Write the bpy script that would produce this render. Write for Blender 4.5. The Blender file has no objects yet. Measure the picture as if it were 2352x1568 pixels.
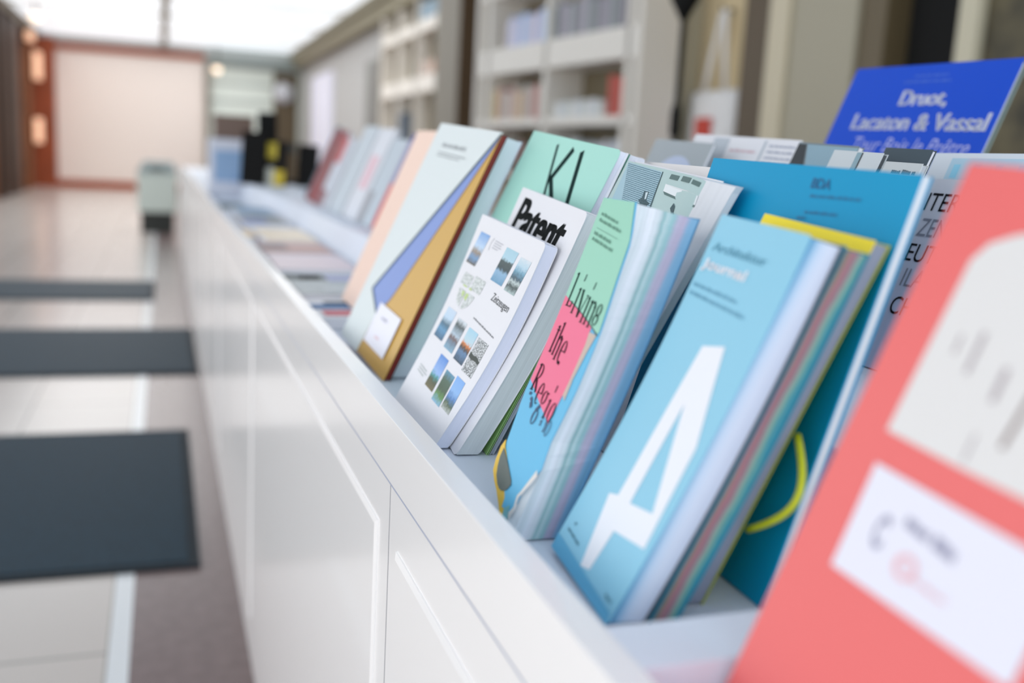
import bpy, bmesh, math, random
from mathutils import Matrix, Vector
random.seed(7)
scene = bpy.context.scene
COL = scene.collection

# ------------------------------------------------------------------ camera, world, light, exposure
cam_d = bpy.data.cameras.new('camera')
cam = bpy.data.objects.new('camera', cam_d); COL.objects.link(cam)
cam_d.sensor_width = 36.0
cam_d.lens = 36.0*2287/2352
cam_d.clip_start = 0.02; cam_d.clip_end = 200
AX = ((0.94382729, 0.00728254, 0.33035893), (-0.3259873, 0.1840774, 0.92727978), (0.05405866, 0.98288477, -0.17611129))
cam.matrix_world = Matrix([[AX[i][0], AX[i][1], -AX[i][2], (0, 0, 1.11)[i]] for i in range(3)] + [[0, 0, 0, 1]])
cam_d.dof.use_dof = True
cam_d.dof.focus_distance = 0.785
cam_d.dof.aperture_fstop = 3.0
cam_d.dof.aperture_blades = 0
scene.camera = cam

world = bpy.data.worlds.new('world'); scene.world = world; world.use_nodes = True
bgn = world.node_tree.nodes['Background']
bgn.inputs[0].default_value = (0.86, 0.93, 1.0, 1); bgn.inputs[1].default_value = 1.5

scene.view_settings.view_transform = 'Standard'
scene.view_settings.look = 'None'
scene.view_settings.gamma = 1.0
scene.view_settings.exposure = -0.37
scene.view_settings.use_curve_mapping = False
scene.cycles.use_denoising = True
scene.cycles.max_bounces = 8
scene.cycles.diffuse_bounces = 5

def area(name, loc, rot, sx, sy, power, color):
    l = bpy.data.lights.new(name, 'AREA'); l.shape = 'RECTANGLE'; l.size = sx; l.size_y = sy
    l.energy = power; l.color = color
    o = bpy.data.objects.new(name, l); COL.objects.link(o); o.location = loc; o.rotation_euler = rot
    return o
# side light from an assumed left glazing, daylight through the far roof lights, plus two added fills
area('left_window_daylight', (-2.55, 3.0, 1.42), (0, math.radians(-90), 0), 2.8, 12, 112, (1.0, 0.965, 0.93))  # added lamp for the side light; the windows there are unseen and assumed
area('roof_daylight', (1.2, 4.0, 3.4), (0, 0, 0), 3.0, 12, 44, (0.72, 0.86, 1.0))  # added bluish fill below the solid near ceiling; no roof light there
area('entrance_daylight', (0.6, -3.9, 1.7), (math.radians(90), 0, 0), 5.0, 2.8, 110, (0.86, 0.93, 1.0))  # added fill from behind the camera to brighten the near page edges
area('far_roof_daylight', (0.2, 18.5, 3.36), (0, 0, 0), 4.6, 13, 290, (1.0, 0.97, 0.93))

# ------------------------------------------------------------------ materials
def lin(c):
    return tuple((x/12.92 if x <= .04045 else ((x+.055)/1.055)**2.4) for x in [v/255. for v in c]) + (1,)
MATS = {}
def mat(name, rgb, rough=.5, spec=.5, coat=0, noise=0, nscale=20, emis=None, estr=0, metal=0, bump=0, trans=0):
    if name in MATS: return MATS[name]
    m = bpy.data.materials.new(name); m.use_nodes = True; nt = m.node_tree
    b = nt.nodes['Principled BSDF']
    b.inputs['Base Color'].default_value = lin(rgb); b.inputs['Roughness'].default_value = rough
    b.inputs['Specular IOR Level'].default_value = spec; b.inputs['Coat Weight'].default_value = coat
    b.inputs['Metallic'].default_value = metal; b.inputs['Transmission Weight'].default_value = trans
    if emis:
        b.inputs['Emission Color'].default_value = lin(emis); b.inputs['Emission Strength'].default_value = estr
    if noise or bump:
        tc = nt.nodes.new('ShaderNodeTexCoord'); n = nt.nodes.new('ShaderNodeTexNoise')
        n.inputs['Scale'].default_value = nscale; n.inputs['Detail'].default_value = 5
        nt.links.new(tc.outputs['Object'], n.inputs['Vector'])
        if noise:
            r = nt.nodes.new('ShaderNodeValToRGB'); c = lin(rgb)
            r.color_ramp.elements[0].position = .3; r.color_ramp.elements[1].position = .7
            r.color_ramp.elements[0].color = tuple(x*(1-noise) for x in c[:3])+(1,)
            r.color_ramp.elements[1].color = tuple(min(1, x*(1+noise)) for x in c[:3])+(1,)
            nt.links.new(n.outputs['Fac'], r.inputs['Fac']); nt.links.new(r.outputs['Color'], b.inputs['Base Color'])
        if bump:
            bp = nt.nodes.new('ShaderNodeBump'); bp.inputs['Strength'].default_value = bump
            nt.links.new(n.outputs['Fac'], bp.inputs['Height']); nt.links.new(bp.outputs['Normal'], b.inputs['Normal'])
    MATS[name] = m; return m

def ramp_mat(name, axis, lo, hi, stops, distort=0, dscale=40, rough=.6, line=0, lscale=(60, 6, 2600), coord='Object', spec=.4):
    """colour bands along an object axis (printed gradients, stacks of coloured pages)"""
    if name in MATS: return MATS[name]
    m = bpy.data.materials.new(name); m.use_nodes = True; nt = m.node_tree; N = nt.nodes; L = nt.links
    b = N['Principled BSDF']; b.inputs['Roughness'].default_value = rough; b.inputs['Specular IOR Level'].default_value = spec
    tc = N.new('ShaderNodeTexCoord'); sep = N.new('ShaderNodeSeparateXYZ'); L.new(tc.outputs[coord], sep.inputs[0])
    mr = N.new('ShaderNodeMapRange'); mr.inputs['From Min'].default_value = lo; mr.inputs['From Max'].default_value = hi
    L.new(sep.outputs[axis], mr.inputs['Value'])
    fac = mr.outputs[0]
    if distort:
        n = N.new('ShaderNodeTexNoise'); n.inputs['Scale'].default_value = dscale; n.inputs['Detail'].default_value = 6
        n.inputs['Roughness'].default_value = .65
        L.new(tc.outputs[coord], n.inputs['Vector'])
        ma = N.new('ShaderNodeMath'); ma.operation = 'MULTIPLY_ADD'; ma.inputs[1].default_value = distort
        L.new(n.outputs['Fac'], ma.inputs[0])
        su = N.new('ShaderNodeMath'); su.operation = 'SUBTRACT'; su.inputs[1].default_value = distort*.5
        L.new(fac, ma.inputs[2]); L.new(ma.outputs[0], su.inputs[0]); fac = su.outputs[0]
    r = N.new('ShaderNodeValToRGB'); e = r.color_ramp.elements
    e[0].position, e[0].color = stops[0][0], lin(stops[0][1]); e[1].position, e[1].color = stops[-1][0], lin(stops[-1][1])
    for p, c in stops[1:-1]:
        x = e.new(p); x.color = lin(c)
    L.new(fac, r.inputs['Fac']); out = r.outputs['Color']
    if line:
        n2 = N.new('ShaderNodeTexNoise'); n2.inputs['Scale'].default_value = 1; n2.inputs['Detail'].default_value = 2
        mp = N.new('ShaderNodeMapping'); mp.inputs['Scale'].default_value = lscale
        L.new(tc.outputs['Object'], mp.inputs[0]); L.new(mp.outputs[0], n2.inputs['Vector'])
        mr2 = N.new('ShaderNodeMapRange'); mr2.inputs['From Min'].default_value = .35; mr2.inputs['From Max'].default_value = .65
        mr2.inputs['To Min'].default_value = 1-line; mr2.inputs['To Max'].default_value = 1
        L.new(n2.outputs['Fac'], mr2.inputs['Value'])
        mx = N.new('ShaderNodeVectorMath'); mx.operation = 'SCALE'
        L.new(out, mx.inputs[0]); L.new(mr2.outputs[0], mx.inputs['Scale']); out = mx.outputs[0]
    L.new(out, b.inputs['Base Color']); MATS[name] = m; return m

def pages(name, rgb=(236, 238, 242), line=.16):
    return ramp_mat('pages_'+name, 2, 0, 1, [(0, rgb), (1, rgb)], line=line)

lacquer = mat('white_lacquer', (250, 248, 247), rough=.24, spec=.4, coat=.15)
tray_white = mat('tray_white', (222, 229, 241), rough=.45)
paper = mat('white_paper', (232, 232, 236), rough=.55)
ink = mat('black_ink', (12, 17, 18), rough=.75, spec=.1)

# ------------------------------------------------------------------ object helpers
def tagit(o, label=None, cat=None, group=None, kind=None):
    if label: o['label'] = label
    if cat: o['category'] = cat
    if group: o['group'] = group
    if kind: o['kind'] = kind
    return o
def link(name, bm, m, parent=None, smooth=False, label=None):
    me = bpy.data.meshes.new(name); bmesh.ops.recalc_face_normals(bm, faces=bm.faces); bm.to_mesh(me); bm.free()
    if smooth:
        for p in me.polygons: p.use_smooth = True
    me.materials.append(m)
    o = bpy.data.objects.new(name, me); COL.objects.link(o)
    if parent: o.parent = parent
    if label: o['label'] = label
    return o
def empty(name, mw=None, loc=None, label=None, cat=None, group=None):
    o = bpy.data.objects.new(name, None); COL.objects.link(o); o.empty_display_size = .05
    if mw is not None: o.matrix_world = mw
    if loc is not None: o.location = loc
    return tagit(o, label, cat, group)
def add_box(bm, x0, x1, y0, y1, z0, z1, bev=0):
    r = bmesh.ops.create_cube(bm, size=1)
    for v in r['verts']:
        v.co = Vector((x0+(v.co.x+.5)*(x1-x0), y0+(v.co.y+.5)*(y1-y0), z0+(v.co.z+.5)*(z1-z0)))
    if bev:
        es = list({e for v in r['verts'] for e in v.link_edges})
        bmesh.ops.bevel(bm, geom=es, offset=bev, segments=2, affect='EDGES', profile=.7)
def box(name, x0, x1, y0, y1, z0, z1, m, parent=None, bev=0, label=None, off=(0, 0, 0)):
    bm = bmesh.new(); add_box(bm, x0-off[0], x1-off[0], y0-off[1], y1-off[1], z0-off[2], z1-off[2], bev)
    return link(name, bm, m, parent, label=label)
def struct(name, *a, **k):
    return tagit(box(name, *a, **k), kind='structure')
def prism(name, prof, y0, y1, m, parent=None, bev=0):
    """profile in x,z extruded along y"""
    bm = bmesh.new(); a = [bm.verts.new((x, y0, z)) for x, z in prof]
    f = bm.faces.new(a); r = bmesh.ops.extrude_face_region(bm, geom=[f])
    bmesh.ops.translate(bm, verts=[v for v in r['geom'] if isinstance(v, bmesh.types.BMVert)], vec=(0, y1-y0, 0))
    if bev: bmesh.ops.bevel(bm, geom=[e for e in bm.edges], offset=bev, segments=2, affect='EDGES')
    return link(name, bm, m, parent)
def add_tube(bm, pts, r, seg=10, cap=True):
    rings = []; pts = [Vector(p) for p in pts]; rr = r if isinstance(r, (list, tuple)) else [r]*len(pts)
    for i, p in enumerate(pts):
        d = (pts[min(i+1, len(pts)-1)]-pts[max(i-1, 0)]).normalized()
        a = d.orthogonal().normalized() if i == 0 else (rings_a - d*rings_a.dot(d)).normalized()
        rings_a = a; b = d.cross(a)
        rings.append([bm.verts.new(p+(a*math.cos(t)+b*math.sin(t))*rr[i]) for t in [2*math.pi*k/seg for k in range(seg)]])
    for q, s in zip(rings, rings[1:]):
        for k in range(seg): bm.faces.new((q[k], q[(k+1) % seg], s[(k+1) % seg], s[k]))
    if cap: bm.faces.new(rings[0][::-1]); bm.faces.new(rings[-1])
def tube(name, pts, r, m, parent=None, seg=12):
    bm = bmesh.new(); add_tube(bm, pts, r, seg); return link(name, bm, m, parent, smooth=True)
def lathe(name, prof, m, parent=None, seg=24, axis='z'):
    bm = bmesh.new(); rings = []
    for r, z in prof:
        rings.append([bm.verts.new((r*math.cos(2*math.pi*k/seg), r*math.sin(2*math.pi*k/seg), z)) for k in range(seg)])
    for a, b in zip(rings, rings[1:]):
        for k in range(seg): bm.faces.new((a[k], a[(k+1) % seg], b[(k+1) % seg], b[k]))
    bm.faces.new(rings[0][::-1]); bm.faces.new(rings[-1])
    return link(name, bm, m, parent, smooth=True)

# ------------------------------------------------------------------ book builder
class Book:
    """local axes: X = reading direction along the lower edge, Y = up the cover, Z = out of the front cover.
    (x, y, z) is the lower near corner of the front cover."""
    def __init__(s, name, label, cat, x, y, yaw, lean, roll, z, w, h, t, group=None, bow=0, fn=None):
        s.w, s.h, s.t, s.bow, s.fn = w, h, t, bow, fn; s.tl = math.tan(math.radians(lean)); z += .0004
        yaw, lean, roll = map(math.radians, (yaw, lean, roll))
        R = Matrix.Rotation(yaw, 3, 'Z')
        u = Vector((0, -1, 0)); v = Vector((math.sin(lean), 0, math.cos(lean))); n = u.cross(v)
        u2 = R @ (u*math.cos(roll)+v*math.sin(roll)); v2 = R @ (-u*math.sin(roll)+v*math.cos(roll)); n2 = R @ n
        O = Vector((x, y, z)) - u2*w
        s.root = empty(name, Matrix([[u2[i], v2[i], n2[i], O[i]] for i in range(3)]+[[0, 0, 0, 1]]), label=label, cat=cat, group=group)
        s.cover = None
        s.pre = None
    def D(s, p, art=False):
        u, v, z = p
        if art and s.bow: u -= 2.3*s.bow*math.sin(math.pi*max(0, min(1, v/s.h)))
        if art and s.pre: u = s.pre(u, v)
        if s.fn: u, v, z = s.fn(u, v, z)
        v = v - z*s.tl*(1-.65*max(0, min(1, v/s.h)))          # leaves slide so that all of them stand on the shelf
        if s.bow: z = z - s.bow*math.sin(math.pi*max(0, min(1, v/s.h)))
        return Vector((u, v, z))
    def cut(s, bm, nv, nu=0):
        if not (s.bow or s.fn): return
        vs = [v.co for v in bm.verts]
        lo = min(c.y for c in vs); hi = max(c.y for c in vs)
        st = s.h/nv; k = math.floor(lo/st)+1
        while k*st < hi-1e-6:
            bmesh.ops.bisect_plane(bm, geom=bm.verts[:]+bm.edges[:]+bm.faces[:], plane_co=(0, k*st, 0), plane_no=(0, 1, 0)); k += 1
        if nu:
            for k in range(1, nu):
                bmesh.ops.bisect_plane(bm, geom=bm.verts[:]+bm.edges[:]+bm.faces[:], plane_co=(s.w*k/nu, 0, 0), plane_no=(1, 0, 0))
    def plate(s, name, pts, z0, z1, m, parent=None, nv=16, nu=0, label=None, warp=True):
        bm = bmesh.new(); f = bm.faces.new([bm.verts.new((p[0], p[1], z0)) for p in pts])
        r = bmesh.ops.extrude_face_region(bm, geom=[f])
        bmesh.ops.translate(bm, verts=[v for v in r['geom'] if isinstance(v, bmesh.types.BMVert)], vec=(0, 0, z1-z0))
        if warp: s.cut(bm, nv, nu)
        for v in bm.verts: v.co = s.D(v.co) if warp else Vector((v.co.x, v.co.y - v.co.z*s.tl, v.co.z))
        return link(name, bm, m, parent or s.root, label=label)
    def art(s, name, polys, m, z=.00025, parent=None, warp=True, label=None):
        """printed areas on the cover, one mesh"""
        bm = bmesh.new()
        for pts in polys:
            try: bm.faces.new([bm.verts.new((p[0], p[1], z)) for p in pts])
            except ValueError: pass
        if warp: s.cut(bm, 24)
        for v in bm.verts:
            if warp: v.co = s.D(v.co, True)
        for f in bm.faces:
            f.normal_update()
            if f.normal.z < 0: f.normal_flip()
        me = bpy.data.meshes.new(name); bm.to_mesh(me); bm.free(); me.materials.append(m)
        o = bpy.data.objects.new(name, me); COL.objects.link(o); o.parent = parent or s.cover or s.root
        if label: o['label'] = label
        return o
    def text(s, name, txt, u0, u1, v0, v1, m, z=.0004, bold=0, shear=0, rot=0, du=0, parent=None, heavy=()):
        c = bpy.data.curves.new('t', 'FONT'); c.body = txt; c.size = 1; c.offset = bold; c.shear = shear; c.resolution_u = 4
        o = bpy.data.objects.new('t', c); dg = bpy.context.evaluated_depsgraph_get()
        COL.objects.link(o); dg.update(); me = bpy.data.meshes.new_from_object(o.evaluated_get(dg)); bpy.data.objects.remove(o)
        bm = bmesh.new(); bm.from_mesh(me); bpy.data.meshes.remove(me)
        xs = [v.co.x for v in bm.verts]; ys = [v.co.y for v in bm.verts]
        x0, x1, y0, y1 = min(xs), max(xs), min(ys), max(ys)
        for v in bm.verts:
            a = (v.co.x-x0)/(x1-x0)*(u1-u0); b = (v.co.y-y0)/(y1-y0)*(v1-v0)
            v.co = Vector((u0+a, v0+b+a*rot, z))
        if heavy:          # heavier strokes: overlay slightly shifted copies of the outline
            src = bm.copy(); tmp = bpy.data.meshes.new('t')
            for hu, hv in heavy:
                q = src.copy()
                for v in q.verts: v.co += Vector((hu, hv, 0))
                q.to_mesh(tmp); q.free(); bm.from_mesh(tmp)
            src.free(); bpy.data.meshes.remove(tmp)
        if s.bow or s.fn:
            for v in bm.verts: v.co = s.D(v.co, True)
        me = bpy.data.meshes.new(name); bm.to_mesh(me); bm.free(); me.materials.clear(); me.materials.append(m)
        o = bpy.data.objects.new(name, me); COL.objects.link(o); o.parent = parent or s.cover or s.root
        return o
    def words(s, name, lines, m, z=.0003):
        """lines of very small print drawn as rows of word-long strokes: (u0, v0, u1, v1, height)"""
        rnd = random.Random(len(lines)*13+3); P = []
        for u0, v0, u1, v1, hh in lines:
            L = math.hypot(u1-u0, v1-v0); a = 0
            while a < L:
                b = min(L, a + hh*rnd.uniform(1.6, 4.5)); q = a
                while q < b:       # letters
                    e = min(b, q + hh*rnd.uniform(.25, .55)); k = hh*rnd.uniform(.6, 1)
                    f = lambda d, e2: (u0+(u1-u0)*d/L, v0+(v1-v0)*d/L+e2)
                    P.append([f(q, 0), f(e, 0), f(e, k), f(q, k)]); q = e + hh*.12
                a = b + hh*.5
        return s.art(name, P, m, z=z)
    def std(s, cover_m, page_m, back_m=None, spine_m=None, ct=.0005, rc=0, inset=.0012, nv=16, nu=0, cover_pts=None, cover_label=None):
        w, h, t = s.w, s.h, s.t
        pts = cover_pts or [(0, 0), (w, 0), (w, h), (0, h)]
        if rc and not cover_pts:
            arc = lambda cx, cy, a0: [(cx+rc*math.cos(math.radians(a0+d)), cy+rc*math.sin(math.radians(a0+d))) for d in (0, 22, 45, 68, 90)]
            pts = [(0, 0)]+arc(w-rc, rc, -90)+arc(w-rc, h-rc, 0)+[(0, h)]
        s.cover = s.plate('front_cover', pts, 0, -ct, cover_m, nv=nv, nu=nu, label=cover_label)
        s.block = s.plate('page_block', [(ct, inset), (w-inset, inset), (w-inset, h-inset), (ct, h-inset)], -ct*1.05, -t+ct*1.05, page_m, nv=nv, nu=nu)
        s.plate('back_cover', pts, -t+ct, -t, back_m or cover_m, nv=nv, nu=nu)
        s.plate('spine', [(-ct, 0), (0, 0), (0, h), (-ct, h)], 0, -t, spine_m or cover_m, nv=nv, nu=nu)
        return s

def rect(u0, v0, u1, v1): return [(u0, v0), (u1, v0), (u1, v1), (u0, v1)]
def stroke(p, q, wd):
    d = Vector((q[0]-p[0], q[1]-p[1])); n = Vector((-d.y, d.x)).normalized()*wd/2
    return [(p[0]+n.x, p[1]+n.y), (p[0]-n.x, p[1]-n.y), (q[0]-n.x, q[1]-n.y), (q[0]+n.x, q[1]+n.y)]
def ringpoly(cx, cy, rx, ry, tx, ty, a0=0, a1=360, n=28):
    P = []
    for k in range(n):
        a, b = [math.radians(a0+(a1-a0)*j/n) for j in (k, k+1)]
        P.append([(cx+rx*math.cos(a), cy+ry*math.sin(a)), (cx+rx*math.cos(b), cy+ry*math.sin(b)),
                  (cx+(rx-tx)*math.cos(b), cy+(ry-ty)*math.sin(b)), (cx+(rx-tx)*math.cos(a), cy+(ry-ty)*math.sin(a))])
    return P

# ------------------------------------------------------------------ the room
# floor: pale tiles with a light border strip and a dark stone strip along the counter
def floor_mat():
    m = bpy.data.materials.new('floor_tiles'); m.use_nodes = True; N = m.node_tree.nodes; L = m.node_tree.links
    b = N['Principled BSDF']; b.inputs['Roughness'].default_value = .2; b.inputs['Specular IOR Level'].default_value = .5
    tc = N.new('ShaderNodeTexCoord'); br = N.new('ShaderNodeTexBrick'); br.offset = 0
    br.inputs['Scale'].default_value = 1; br.inputs['Brick Width'].default_value = .40; br.inputs['Row Height'].default_value = .46
    br.inputs['Mortar Size'].default_value = .006; br.inputs['Mortar Smooth'].default_value = .3
    br.inputs['Color1'].default_value = lin((196, 188, 182)); br.inputs['Color2'].default_value = lin((191, 184, 178)); br.inputs['Mortar'].default_value = lin((150, 146, 140))
    mp = N.new('ShaderNodeMapping'); mp.inputs['Location'].default_value = (.12, .1, 0)
    L.new(tc.outputs['Object'], mp.inputs[0]); L.new(mp.outputs[0], br.inputs['Vector']); L.new(br.outputs['Color'], b.inputs['Base Color'])
    return m
struct('floor', -2.75, -.12, -4, 26.1, -.05, 0, floor_mat())
struct('floor.001', -.12, -.075, -4, 26.1, -.05, 0, mat('border_stone', (214, 218, 220), rough=.22))
struct('floor.002', -.075, 3.6, -4, 26.1, -.05, 0, mat('brown_stone', (112, 95, 93), rough=.24, noise=.12, nscale=30))
wall_white = mat('wall_white', (190, 190, 188), rough=.8)
brown = mat('brown_wood', (124, 78, 52), rough=.55, spec=.12, noise=.2, nscale=3)
darkbrown = mat('dark_bronze', (58, 40, 30), rough=.5, spec=.15)
rust = mat('rust_brown', (160, 66, 10), rough=.6, spec=.1)
taupe = mat('taupe_paint', (140, 134, 122), rough=.7)
olive = mat('dark_taupe', (98, 84, 62), rough=.6)
# left wall: brown boarding in the rear part, assumed window openings between posts in the unseen front part
struct('wall_left', -2.9, -2.75, 19, 26.1, 0, 3.5, brown)
for y0, y1, mm in [(19.8, 20.4, darkbrown), (21.0, 22.5, darkbrown), (23.6, 24.2, brown)]:
    tagit(box('wall_pilaster', -2.75, -2.66, y0, y1, 0, 3.38, mm), 'flat dark brown upright board on the left wall', 'pilaster', 'brown uprights on the left wall')
struct('trim_1', -2.75, -2.3, 25.4, 25.85, 0, 3.34, mat('rust_wood', (150, 70, 34), rough=.45, noise=.15, nscale=2))
struct('trim_2', -2.78, -2.62, 19, 25.4, 3.3, 3.5, olive)
for i in range(8):  # assumed windows, out of view, put in for the light from the left
    y = -4+i*2.875
    assumed_win = tagit(box('window_%d' % (i+1), -2.84, -2.76, y, y+.12, 0, 3.5, brown), kind='structure')
    box('window_sill', -2.86, -2.74, y+.12, y+2.875, 0, .5, brown, assumed_win)
    box('window_head', -2.84, -2.76, y+.12, y+2.875, 3.2, 3.5, brown, assumed_win)
# rear wall
struct('wall_back', -2.9, 3.6, 26.05, 26.2, 0, 4.4, mat('rear_wall', (205, 208, 204), rough=.7))
scr = empty('sliding_partition', loc=(-.7, 25.9, 0), label='large plain cream panel in a rust-brown frame closing the far end of the hall', cat='partition')
O = (-.7, 25.9, 0)
box('panel', -2.36, .98, 25.86, 25.9, .16, 3.13, mat('cream_panel', (246, 236, 228), rough=.6), scr, off=O)
box('top_rail', -2.48, 1.0, 25.8, 25.92, 3.13, 3.27, rust, scr, off=O)
box('bottom_rail', -2.48, 1.0, 25.8, 25.92, .0, .16, rust, scr, off=O)
box('side_post', -2.5, -2.36, 25.8, 25.92, 0, 3.27, rust, scr, off=O)
struct('trim_3', 1.0, 3.3, 25.7, 25.95, 3.04, 3.24, mat('grey_beam', (140, 150, 148), rough=.6))
struct('trim_4', 1.02, 1.12, 25.7, 25.95, 0, 3.04, taupe)
w = struct('window_9', 1.12, 3.3, 25.96, 26.0, 1.3, 3.04, mat('pale_glazing', (214, 222, 214), rough=.25, emis=(220, 228, 220), estr=.25))
for z in (1.75, 2.2, 2.62): box('glazing_bar', 1.12, 2.6, 25.93, 25.96, z, z+.06, mat('pale_bar', (180, 188, 184)), w)
struct('door_1', 2.62, 3.2, 25.85, 25.95, .1, 3.0, olive)
dial = empty('wall_clock', loc=(2.84, 25.8, 2.5), label='round pale wall clock hanging on the dark upright beside the far glazing', cat='clock')
o = lathe('clock_face', [(.24, 0), (.24, .03)], mat('clock_white', (225, 228, 235)), dial); o.rotation_euler = (math.pi/2, 0, 0)
o = lathe('clock_rim', [(.24, -.02), (.27, -.02), (.27, .02), (.24, .02)], taupe, dial); o.rotation_euler = (math.pi/2, 0, 0)
# right wall
struct('wall_right', 3.3, 3.5, 7.0, 26.05, 0, 3.25, wall_white)
struct('trim_5', 3.08, 3.3, 7, 26, 3.12, 3.34, mat('olive_cornice', (150, 142, 118), rough=.7))
struct('window_10', 3.24, 3.3, 20.9, 23.6, .6, 2.75, mat('bright_blind', (226, 226, 240), rough=.5, emis=(225, 226, 245), estr=.2))
dd = struct('door_2', 3.22, 3.3, 15.6, 17.0, .05, 2.62, mat('grey_door', (128, 128, 124), rough=.6))
box('door_frame', 3.16, 3.3, 15.3, 15.6, 0, 2.7, olive, dd)
# roof: frosted roof lights carried by beams
sky = mat('frosted_rooflight', (235, 238, 240), rough=.4, emis=(238, 245, 252), estr=1.2)
n = 0
for i in range(11):
    y0 = -4+i*2.74
    for x0, x1 in ((-2.62, .0), (.14, 3.02)):
        if i < 5:
            continue
        n += 1; struct('window_%d' % (10+n), x0, x1, y0+.02, y0+2.7, 3.5, 3.54, sky)
struct('ceiling.002', -2.62, 3.02, -4, 9.68, 3.5, 3.6, mat('ceiling_white', (214, 222, 232), rough=.9))  # unseen near part, made solid to cut the overhead light on the books
struct('ceiling', -2.9, -2.62, -4, 26.1, 3.5, 3.6, olive)
struct('ceiling.001', 3.02, 3.6, -4, 26.1, 3.34, 3.6, mat('olive_cornice', (150, 142, 118)))
struct('trim_6', 0, .14, -4, 26, 3.42, 3.56, mat('beam_beige', (176, 168, 150), rough=.7))
for i in range(5, 12):
    struct('trim_%d' % (7+i), -2.62, 3.02, -4+i*2.74-.04, -4+i*2.74+.02, 3.46, 3.56, mat('pale_bar2', (222, 218, 208)))
warm = mat('warm_lamp_glass', (250, 210, 180), rough=.4, emis=(255, 190, 150), estr=.85)
for k, (y, z0, z1, lab) in enumerate([(23.3, 3.0, 3.26, 'upper warm lamp glowing on the brown left wall near the roof'), (24.5, 2.3, 2.95, 'tall warm lamp glowing on the left wall just below the upper lamp'), (24.4, .95, 1.55, 'lowest warm lamp glowing on the brown left wall')]):
    r = empty('wall_lamp', loc=(-2.6, y, z0), label=lab, cat='lamp', group=None)  # glowing boxes placed at the warm bright spots on this wall
    box('lamp_glass', -.0, .12, -.25, .25, .04, z1-z0-.04, warm, r, bev=.02); box('lamp_bracket', -.06, 0, -.1, .1, 0, z1-z0, darkbrown, r)
for k, (x, y) in enumerate([(-2.1, 20.2), (1.25, 25.5)]):
    r = empty('spot_lamp', loc=(x, y, 3.2 if k == 0 else 2.92), label=['bright round lamp close under the roof lights at the left', 'small warm round lamp at the right corner of the cream partition'][k], cat='lamp')
    lathe('lamp_bulb', [(.02, -.09), (.08, -.05), (.1, 0), (.08, .05)], mat('warm_bulb', (255, 240, 220), emis=(255, 225, 195), estr=2.2 if k == 0 else 1), r)
    tube('lamp_stem', [(0, 0, .05), (0, 0, .3 if k == 0 else .64)], .015, darkbrown, r)

# floor mats and litter bin
mats_ = mat('blue_grey_mat', (20, 46, 60), rough=.6, spec=.2, noise=.25, nscale=60, bump=.3)
for x1, y0, y1, lab in [(.09, 2.63, 4.0, 'dark blue-grey floor mat nearest the camera'), (.165, 5.03, 6.32, 'dark blue-grey floor mat in the middle of the three'), (-.06, 7.5, 8.57, 'farthest of the three blue-grey floor mats')]:
    r = empty('floor_mat', loc=(-.7, (y0+y1)/2, 0), label=lab, cat='mat', group='blue-grey mats across the aisle')
    O = (-.7, (y0+y1)/2, 0)
    box('mat_pile', -2.0, x1-.03, y0+.03, y1-.03, .001, .012, mats_, r, off=O)
    bm = bmesh.new()
    for a in [(-2.03, x1, y0, y0+.03), (-2.03, x1, y1-.03, y1), (x1-.03, x1, y0+.03, y1-.03), (-2.03, -2.0, y0+.03, y1-.03)]: add_box(bm, a[0]-O[0], a[1]-O[0], a[2]-O[1], a[3]-O[1], .001, .009)
    link('mat_edge', bm, mat('mat_rubber', (18, 30, 38), rough=.8), r)
bn = empty('litter_bin', loc=(-.06, 13.55, 0), label='pale grey-green litter bin with a dark foot standing in the aisle beside the counter', cat='bin')
green = mat('grey_green_metal', (206, 216, 208), rough=.4)
box('bin_body', -.235, .235, -.2, .2, .26, .74, green, bn, bev=.02); box('bin_foot', -.2, .2, -.17, .17, 0, .26, mat('dark_foot', (38, 42, 38)), bn)
prismb = prism('bin_lid', [(-.245, .74), (.245, .74), (.19, .89), (-.16, .89)], -.21, .21, mat('bin_lid_grey', (166, 180, 180), rough=.4), bn, bev=.01)
box('bin_opening', -.1, .1, -.212, -.205, .78, .82, mat('dark_foot', (38, 42, 38)), bn)

# ------------------------------------------------------------------ the display counter
ct = empty('display_counter', loc=(.5, 5, 0), label='long glossy white display counter with a recessed book tray and a raised tier', cat='counter')
O = (.5, 5, 0)
Y0, Y1 = -1.0, 11.6
box('front_fascia', .175, .193, Y0, Y1, .8465, .9, lacquer, ct, bev=.0006, off=O)
box('cabinet_body', .1768, .95, Y0, Y1, .0, .845, lacquer, ct, off=O)
bm = bmesh.new(); add_box(bm, .193-O[0], .95-O[0], Y0-O[1], Y1-O[1], .8455, .87)
link('tray_floor', bm, tray_white, ct)
o = prism('raised_tier', [(.355, .8705), (.95, .8705), (.95, .95), (.385, .95)], Y0, 5.07, tray_white, ct, bev=.001); o.location = (-.5, -5, 0)
box('cross_board', .1932, .95, .352, .392, .8705, .8998, tray_white, ct, bev=.0008, off=O)
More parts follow.
